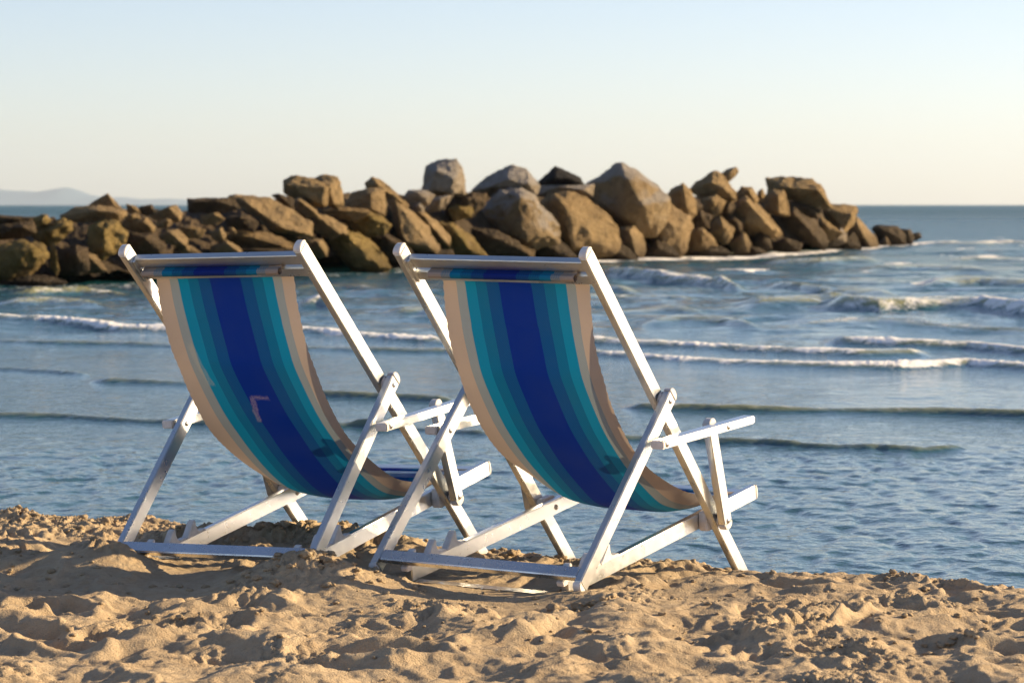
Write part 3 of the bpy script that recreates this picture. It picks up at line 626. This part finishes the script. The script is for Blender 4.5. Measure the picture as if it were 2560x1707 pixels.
def make_boulder(idx, reg, matk, outline, ridges, label):
    ox, oy, sc = REG[reg]
    O = [(ox + x * sc, oy + y * sc) for x, y in outline]
    cu = sum(p[0] for p in O) / len(O); cv = sum(p[1] for p in O) / len(O)
    O = [(cu + (u - cu) * 1.07, cv + (v - cv) * (1.05 if v < cv else 1.12)) for u, v in O]
    vmax = max(p[1] for p in O); vmin = min(p[1] for p in O); umin = min(p[0] for p in O); umax = max(p[0] for p in O)
    D = base_D(cu)
    zc = CAM_H - (cv - 512) / FPX * D
    lowz = CAM_H - (vmax - 512) / FPX * D
    D = D + max(0.0, zc) * 0.75 + max(0.0, lowz) * 0.35
    mpp = D / FPX
    size = min(umax - umin, vmax - vmin) * mpp
    T = 0.58 * size + 0.12 * max(umax - umin, vmax - vmin) * mpp
    C = at(cu, cv, D); bm = bmesh.new()
    pts = []
    for (u, v) in O:
        pts.append(at(u, v, D))
        pts.append(at(cu + (u - cu) * .97, cv + (v - cv) * .97, D - T * .22))
        pts.append(at(cu + (u - cu) * .88, cv + (v - cv) * .88, D + T * .55))
        pts.append(at(cu + (u - cu) * .55, cv + (v - cv) * .55, D + T * .95))
    rx = ox + sum(r[0] for r in ridges) / len(ridges) * sc; ry = oy + sum(r[1] for r in ridges) / len(ridges) * sc
    for (u, v) in O:
        uu, vv = (rx * .6 + cu * .4), (ry * .6 + cv * .4)
        pts.append(at(uu + (u - uu) * .70, vv + (v - vv) * .70, D - T * .38))
    for x, y, d in ridges:
        pts.append(at(ox + x * sc, oy + y * sc, D - T * (0.45 + .62 * d)))
    for p in pts: bm.verts.new(p - C)
    r = bmesh.ops.convex_hull(bm, input=bm.verts[:])
    junk = list({g for g in r["geom_interior"] if isinstance(g, bmesh.types.BMVert)}) + [v for v in bm.verts if not v.link_faces]
    bmesh.ops.delete(bm, geom=list(set(junk)), context='VERTS')
    bmesh.ops.dissolve_limit(bm, angle_limit=R(9), verts=bm.verts[:], edges=bm.edges[:])
    bmesh.ops.bevel(bm, geom=[e for e in bm.edges], offset=size * 0.032, segments=2, profile=0.6, affect='EDGES', clamp_overlap=True)
    bmesh.ops.triangulate(bm, faces=bm.faces[:])
    target = max(size * 0.055, 0.03)
    for it in range(5):
        ed = [e for e in bm.edges if e.calc_length() > target * 1.6]
        if not ed or len(bm.verts) > 6000: break
        bmesh.ops.subdivide_edges(bm, edges=ed, cuts=1)
        bmesh.ops.triangulate(bm, faces=[f for f in bm.faces if len(f.verts) > 3])
    bmesh.ops.remove_doubles(bm, verts=bm.verts[:], dist=size * .002)
    bm.normal_update()
    co = np.array([v.co[:] for v in bm.verts]); no = np.array([v.normal[:] for v in bm.verts])
    q = co / size + idx * 2.37
    f = 0.40 * pn3(q * 1.6, 1) + 0.45 * pn3(q * 3.6, 2) + 0.36 * pn3(q * 8.0, 3) + 0.20 * pn3(q * 17.0, 4)
    cr = 1 - np.abs(pn3(q * 2.4 + 5, 6)) * 2.4
    f = f - 0.35 * np.clip(cr, 0, 1) ** 3
    rough = {'y': .13, 'k': .07, 't': .075, 'p': .075}.get(matk, .085)
    co = co + no * (f * size * rough)[:, None]
    for v, c in zip(bm.verts, co): v.co = c
    o = link_bm("rock", bm, RM[matk], None, True)
    o.location = C
    tag(o, label, "rock", "boulders of the breakwater")
    return o
for i, line in enumerate([l for l in ROCKS.splitlines() if l.strip()]):
    head, rid, label = [s.strip() for s in line.split('|')]
    hp = head.split()
    outline = [tuple(float(a) for a in p.split(',')) for p in hp[2:]]
    ridges = [tuple(float(a) for a in p.split(',')) for p in rid.split()]
    make_boulder(i, hp[0], hp[1], outline, ridges, label)

# packed small stones filling the heart of the breakwater
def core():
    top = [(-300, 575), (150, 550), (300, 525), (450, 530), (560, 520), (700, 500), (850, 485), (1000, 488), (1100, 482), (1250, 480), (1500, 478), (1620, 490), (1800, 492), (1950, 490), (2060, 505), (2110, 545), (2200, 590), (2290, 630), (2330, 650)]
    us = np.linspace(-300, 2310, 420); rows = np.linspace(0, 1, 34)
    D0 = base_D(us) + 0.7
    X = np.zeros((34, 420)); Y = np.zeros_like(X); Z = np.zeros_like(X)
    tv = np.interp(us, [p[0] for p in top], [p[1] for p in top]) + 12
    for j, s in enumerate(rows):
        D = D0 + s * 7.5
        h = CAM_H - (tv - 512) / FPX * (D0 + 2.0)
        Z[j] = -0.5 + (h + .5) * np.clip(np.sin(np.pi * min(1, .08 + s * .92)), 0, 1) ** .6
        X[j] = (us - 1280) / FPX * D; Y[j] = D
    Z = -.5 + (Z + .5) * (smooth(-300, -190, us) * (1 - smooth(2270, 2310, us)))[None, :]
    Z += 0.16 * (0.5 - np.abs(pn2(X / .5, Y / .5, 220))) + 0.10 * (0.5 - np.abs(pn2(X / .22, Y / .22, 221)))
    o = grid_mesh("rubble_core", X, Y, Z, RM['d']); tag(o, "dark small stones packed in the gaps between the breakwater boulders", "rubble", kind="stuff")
core()

# ------------------------------------------------------------------ deckchairs
# side-plane geometry of the chair (y forwards, z up), one straight line per rail
RAIL = {'A': (.4386, .4965, R(-46.173), .0196), 'B': (.346, .3628, R(45.310), .0195), 'C': (.7294, .1410, R(8.779), .0198),
        'D': (1.4118, .4484, R(3.816), .0105), 'E': (.6821, .4030, R(-70.197), .0201)}
XA, XB, XC, XD, TK = .270, .2973, .2276, .3361, .0198
def P(r, s, n=0.0):
    y, z, a, h = RAIL[r]; dy, dz = math.cos(a), math.sin(a)
    ny, nz = (dz, -dy) if r in 'AE' else (-dz, dy)
    return (y + dy * s + ny * n, z + dz * s + nz * n)
def prism(prof, xc, t, bev=.0022, seg=2):
    """solid with side-plane outline prof and thickness t across, centred at x = xc"""
    bm = bmesh.new()
    a = [bm.verts.new((xc - t / 2, y, z)) for y, z in prof]; b = [bm.verts.new((xc + t / 2, y, z)) for y, z in prof]
    bm.faces.new(a); bm.faces.new(b[::-1]); k = len(prof)
    for i in range(k): bm.faces.new((a[(i + 1) % k], a[i], b[i], b[(i + 1) % k]))
    bmesh.ops.recalc_face_normals(bm, faces=bm.faces[:])
    if bev:
        ed = [e for e in bm.edges if e.calc_face_angle(0) > .6]
        bmesh.ops.bevel(bm, geom=ed, offset=bev, segments=seg, affect='EDGES', clamp_overlap=True)
    return bm
def rail_prof(r, s0, s1, h=None):
    h = h or RAIL[r][3]
    return [P(r, s0, h), P(r, s1, h), P(r, s1, -h), P(r, s0, -h)]
def dome_prof(r, s0, ds, h=None, k=10, sgn=1, back=0.0):
    """end cap: flat base at s0, rounded head reaching ds beyond"""
    h = (h or RAIL[r][3]) + .0004
    pts = [P(r, s0 - sgn * back, h)] if back else []
    for i in range(k + 1):
        t = math.pi * i / k
        pts.append(P(r, s0 + sgn * ds * math.sin(t) ** .8, h * math.cos(t)))
    if back: pts.append(P(r, s0 - sgn * back, -h))
    return pts
def xbar(r, s0, s1, n0, n1, x0, x1, bev=.002):
    bm = prism([P(r, s0, n0), P(r, s1, n0), P(r, s1, n1), P(r, s0, n1)], (x0 + x1) / 2, x1 - x0, bev)
    return bm
def disc(y, z, x0, x1, rad, seg=20, dome=.0):
    bm = bmesh.new()
    r = bmesh.ops.create_cone(bm, cap_ends=True, segments=seg, radius1=rad, radius2=rad * (1 - dome), depth=abs(x1 - x0))
    M = Matrix.Translation(((x0 + x1) / 2, y, z)) @ Matrix.Rotation(math.pi / 2 if x1 > x0 else -math.pi / 2, 4, 'Y')
    bmesh.ops.transform(bm, matrix=M, verts=bm.verts[:])
    bmesh.ops.bevel(bm, geom=[e for e in bm.edges if e.calc_face_angle(0) > .9], offset=rad * .18, segments=2, affect='EDGES', clamp_overlap=True)
    return bm
PV_AB, PV_ACE, PV_BD, PV_DE = (.4582, .4762), (.7738, .1473), (.3614, .3784), (.682, .400)

FAB = [(.1892, .7866), (.2075, .7685), (.217, .7085), (.233, .6425), (.255, .587), (.282, .537), (.319, .472), (.376, .404), (.435, .350), (.509, .301),
       (.598, .261), (.674, .234), (.736, .218), (.82, .204), (.90, .196), (.950, .1965)]
FABC = [(.1892, .7866), (.205, .767), (.2235, .7085), (.2465, .6425), (.268, .587), (.289, .537), (.336, .472), (.391, .404), (.449, .350), (.520, .290),
        (.606, .228), (.685, .181), (.755, .161), (.83, .150), (.90, .158), (.950, .1945)]
FAB1 = [(.1892, .7866), (.2045, .7685), (.213, .7085), (.235, .638), (.258, .580), (.283, .537), (.322, .470), (.373, .401), (.425, .345), (.497, .293),
        (.582, .244), (.655, .210), (.736, .191), (.82, .184), (.90, .186), (.950, .1965)]
FABC1 = [(.1892, .7866), (.205, .767), (.2235, .7085), (.2465, .6425), (.268, .587), (.289, .537), (.336, .472), (.391, .404), (.449, .346), (.520, .278),
        (.606, .209), (.685, .161), (.755, .138), (.83, .127), (.90, .140), (.950, .1935)]
def catmull(pts, per=10):
    out = []
    q = [pts[0]] + pts + [pts[-1]]
    for i in range(1, len(q) - 2):
        for k in range(per):
            t = k / per; a, b, c, d = (np.array(q[i + j]) for j in (-1, 0, 1, 2))
            out.append(tuple(.5 * ((2 * b) + (-a + c) * t + (2 * a - 5 * b + 4 * c - d) * t * t + (-a + 3 * b - 3 * c + d) * t ** 3)))
    out.append(pts[-1]); return out
def canvas_mesh(x0, x1, seed, fe, fc):
    """the hanging sling, from the slot in the head rails down to the slot in the seat rails"""
    def full(mid):
        return np.array([P('A', -.4200, .0060), P('A', -.4200, -.004), P('A', -.4200, -.016), P('A', -.412, -.0225)] + [tuple(q) for q in catmull(mid, 9)] +
                        [P('C', .232, .0215), P('C', .2430, .0205), P('C', .2500, .012), P('C', .2500, -.010)])
    path, cen = full(fe), full(fc)
    d = np.concatenate([[0], np.cumsum(np.hypot(*np.diff(cen, axis=0).T))])
    NU = 48; U = np.linspace(0, 1, NU)
    bm = bmesh.new(); uvl = bm.loops.layers.uv.new("UVMap"); vs_ = []
    for i in range(len(path)):
        row = []
        for j, u in enumerate(U):
            wgt = 1 - abs(2 * u - 1) ** 4
            q = path[i] * (1 - wgt) + cen[i] * wgt
            ed = .0012 * math.sin(d[i] * 240 + seed) if j in (0, NU - 1) else 0
            puck = .0012 * math.sin(u * 61 + seed) * math.exp(-max(0, d[i] - .03) / .03) * (d[i] > .03)
            wob = puck + .0022 * float(pn2(np.array([u * 2.6 + seed]), np.array([d[i] * 3.5]))[0]) * (0.2 < d[i] < 1.0)
            row.append(bm.verts.new((x0 + (x1 - x0) * u + ed, q[0] + wob, q[1] + wob)))
        vs_.append(row)
    for i in range(len(path) - 1):
        for j in range(NU - 1):
            f = bm.faces.new((vs_[i][j], vs_[i][j + 1], vs_[i + 1][j + 1], vs_[i + 1][j]))
            for lp, (a, b) in zip(f.loops, ((j, i), (j + 1, i), (j + 1, i + 1), (j, i + 1))): lp[uvl].uv = (U[a], d[b])
    bmesh.ops.recalc_face_normals(bm, faces=bm.faces[:])
    return bm
def roll_mesh(r, s, n, x0, x1, rad):
    """hem of the canvas rolled round its rod: an open spiral in section"""
    bm = bmesh.new(); uvl = bm.loops.layers.uv.new("UVMap"); NU = 40; K = 44
    rows = []; U = np.linspace(0, 1, NU)
    for i in range(K + 1):
        t = i / K * 2.25 * 2 * math.pi; rr = rad - .0016 * t / (2 * math.pi)
        rows.append([bm.verts.new((x0 + (x1 - x0) * u, *P(r, s + rr * math.cos(t - 1.1), n + rr * math.sin(t - 1.1)))) for u in U])
    for i in range(K):
        for j in range(NU - 1):
            f = bm.faces.new((rows[i][j], rows[i][j + 1], rows[i + 1][j + 1], rows[i + 1][j]))
            for lp, (a, b) in zip(f.loops, ((j, i), (j + 1, i), (j + 1, i + 1), (j, i + 1))): lp[uvl].uv = (U[a], b * .0012)
    return bm
def tooth_prof(s):
    """one hook of the notched rack that holds the rear bar"""
    q = lambda a, b: P('C', s + a, .0198 + b)
    return [q(-.036, -.010), q(-.040, .001), q(-.030, .007), q(-.012, .026), q(.000, .0375), q(.009, .0385), q(.0095, .022), q(.014, .009), q(.024, .004), q(.050, .004), q(.052, -.010)]
def make_chair(loc, rot, label, shift, roll_label, seed, mcv):
    root = bpy.data.objects.new("deckchair", None); COL.objects.link(root); root.empty_display_size = .2
    root.location = loc; root.rotation_euler = rot
    tag(root, label, "deckchair", "deckchairs side by side on the sand")
    def put(name, bm, m=M_ALU, parent=root, sm=False): return link_bm(name, bm, m, parent, sm)
    for sx in (-1, 1):
        # back rail (head to front foot)
        a = put("back_rail", prism(rail_prof('A', -.4885, .765), sx * XA, TK))
        put("end_cap", prism(dome_prof('A', -.4887, .0135, sgn=-1), sx * XA, TK + .0010, .0016), M_PLASTIC, a)
        put("end_cap", prism(dome_prof('A', .7652, .010), sx * XA, TK + .0010, .0016), M_PLASTIC, a)
        # rear leg
        b = put("rear_leg", prism(rail_prof('B', -.4297, .1772), sx * XB, TK))
        put("end_cap", prism(dome_prof('B', .1774, .0185), sx * XB, TK + .0010, .0016), M_PLASTIC, b)
        put("end_cap", prism(dome_prof('B', -.4299, .0165, sgn=-1), sx * XB, TK + .0010, .0016), M_PLASTIC, b)
        put("rivet", disc(*PV_AB, sx * (XB + TK / 2 - .001), sx * (XB + TK / 2 + .0032), .0075, dome=.2), M_RIVET, b, True)
        put("spacer", disc(*PV_AB, sx * (XA + TK / 2 - .001), sx * (XB - TK / 2 + .001), .0235), M_PLASTIC, b)
        put("rivet", disc(*PV_BD, sx * (XB - TK / 2 + .001), sx * (XB - TK / 2 - .0032), .0075, dome=.2), M_RIVET, b, True)
        # seat rail
        c = put("seat_rail", prism(rail_prof('C', -.650, .338), sx * XC, TK + .0004))
        put("end_cap", prism(dome_prof('C', .3382, .010), sx * XC, TK + .0014, .0016), M_PLASTIC, c)
        put("rivet", disc(*PV_ACE, sx * (XC - TK / 2 + .001), sx * (XC - TK / 2 - .0045), .0080, dome=.25), M_RIVET, c, True)
        y, z = PV_ACE; sy = PV_ACE
        put("spacer", prism([P('C', .012, -.024), P('C', .030, -.028), P('C', .046, -.0265), P('C', .050, -.030), P('C', .072, -.030), P('C', .078, -.012), P('C', .080, .020), P('C', .066, .026), P('C', .015, .026), P('C', .010, 0)], sx * (XC + TK / 2 + XA - TK / 2) / 2, (XA - XC) - TK + .0006, .0025), M_PLASTIC, c)
        rk = None
        for k in range(3):
            rk = put("rack_hook", prism(tooth_prof(-.632 + .0915 * k), sx * XC, .0196, .0018), M_PLASTIC, c)
        # armrest and its post
        d = put("armrest", prism([P('D', -1.060, .0105), P('D', -.583, .0105), P('D', -.583, -.0105), P('D', -1.060, -.0105)], sx * XD, .035, .0030))
        put("end_cap", prism([P('D', -1.0745, .0107), P('D', -1.0600, .0107), P('D', -1.0600, -.0107), P('D', -1.0745, -.0107)], sx * XD, .0358, .0028), M_PLASTIC, d)
        put("rivet", disc(*PV_BD, sx * (XD + .0175 - .001), sx * (XD + .0175 + .0022), .0082, dome=.2), M_RIVET, d, True)
        put("rivet", disc(*PV_DE, sx * (XD + .0175 - .001), sx * (XD + .0175 + .0022), .0082, dome=.2), M_RIVET, d, True)
        e = put("arm_post", prism(rail_prof('E', .004, .277), sx * XB, TK))
        put("end_cap", prism(dome_prof('E', .0038, .020, sgn=-1), sx * XB, TK + .0010, .0016), M_PLASTIC, e)
        put("end_cap", prism(dome_prof('E', .2772, .0185), sx * XB, TK + .0010, .0016), M_PLASTIC, e)
        put("rivet", disc(*PV_ACE, sx * (XB + TK / 2 - .001), sx * (XB + TK / 2 + .0030), .0082, dome=.2), M_RIVET, e, True)
        put("spacer", disc(*PV_ACE, sx * (XA + TK / 2 - .001), sx * (XB - TK / 2 + .001), .0170), M_PLASTIC, e)
    xi = XA - TK / 2
    put("head_rail", xbar('A', -.4585, -.4255, .0008, -.0185, -xi, xi))
    put("head_rail", xbar('A', -.4140, -.3825, .0008, -.0185, -xi, xi))
    for sx in (-1, 1): put("rail_bracket", xbar('A', -.4575, -.3835, .0100, .0010, sx * xi - (.0075 if sx > 0 else 0), sx * xi + (.0075 if sx < 0 else 0), .001))
    xb = XB - TK / 2
    put("rear_bar", xbar('B', -.4155, -.3835, .0175, -.0015, -xb, xb, .0028), M_ALU_BAR)
    xc = XC - TK / 2
    put("seat_crossbar", xbar('C', .2570, .2920, .0178, -.001, -xc, xc))
    put("seat_crossbar", xbar('C', .2100, .2430, .0178, -.001, -xc, xc))
    put("foot_crossbar", xbar('C', -.650, -.618, -.0200, -.039, -xc, xc), M_BURIED)
    x0, x1 = -.2145 + shift, .2145 + shift
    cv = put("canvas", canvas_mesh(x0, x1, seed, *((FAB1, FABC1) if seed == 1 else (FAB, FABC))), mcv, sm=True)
    tag(cv, roll_label)
    hr = put("hem_roll", roll_mesh('A', -.4160, .0112, x0 + .002, x1 - .002, .0098), M_CANVAS, cv, True)
    put("hem_roll", roll_mesh('C', .2500, -.014, x0 + .002, x1 - .002, .0095), M_CANVAS, cv, True)
    return root
make_chair((-.7804, 7.1025, CAM_H - .9634), (.0264, -.0273, -.5082), "left deckchair, its rear feet and bar half buried in sand, painted sunlight patch on its canvas", -.035, "striped canvas with an L-shaped patch of sunlight painted in", 1, M_CANVAS_SUNPATCH)
make_chair((-.1124, 6.8476, CAM_H - .9638), (0, .0099, -.5642), "right deckchair, clear of the sand, overlapping the left one's armrest", .003, "striped canvas without the painted sunlight patch", 5, M_CANVAS)

# ------------------------------------------------------------------ air
def haze():
    bm = bmesh.new(); bmesh.ops.create_cube(bm, size=1)
    for v in bm.verts: v.co = Vector((v.co.x * 29000, v.co.y * 29000, 0 if False else (v.co.z + .5) * 262 - 12))
    m = bpy.data.materials.new("haze_air"); m.use_nodes = True; n = m.node_tree; n.nodes.clear()
    out = n.nodes.new("ShaderNodeOutputMaterial"); vol = n.nodes.new("ShaderNodeVolumePrincipled")
    vol.inputs["Color"].default_value = (.74, .87, 1.0, 1); vol.inputs["Density"].default_value = 0.000065; vol.inputs["Anisotropy"].default_value = 0.2
    n.links.new(vol.outputs[0], out.inputs["Volume"])
    o = link_bm("haze", bm, m); tag(o, "thin pale sea haze over the distant hills", "haze", kind="stuff")
HAZE = True
if HAZE: haze()
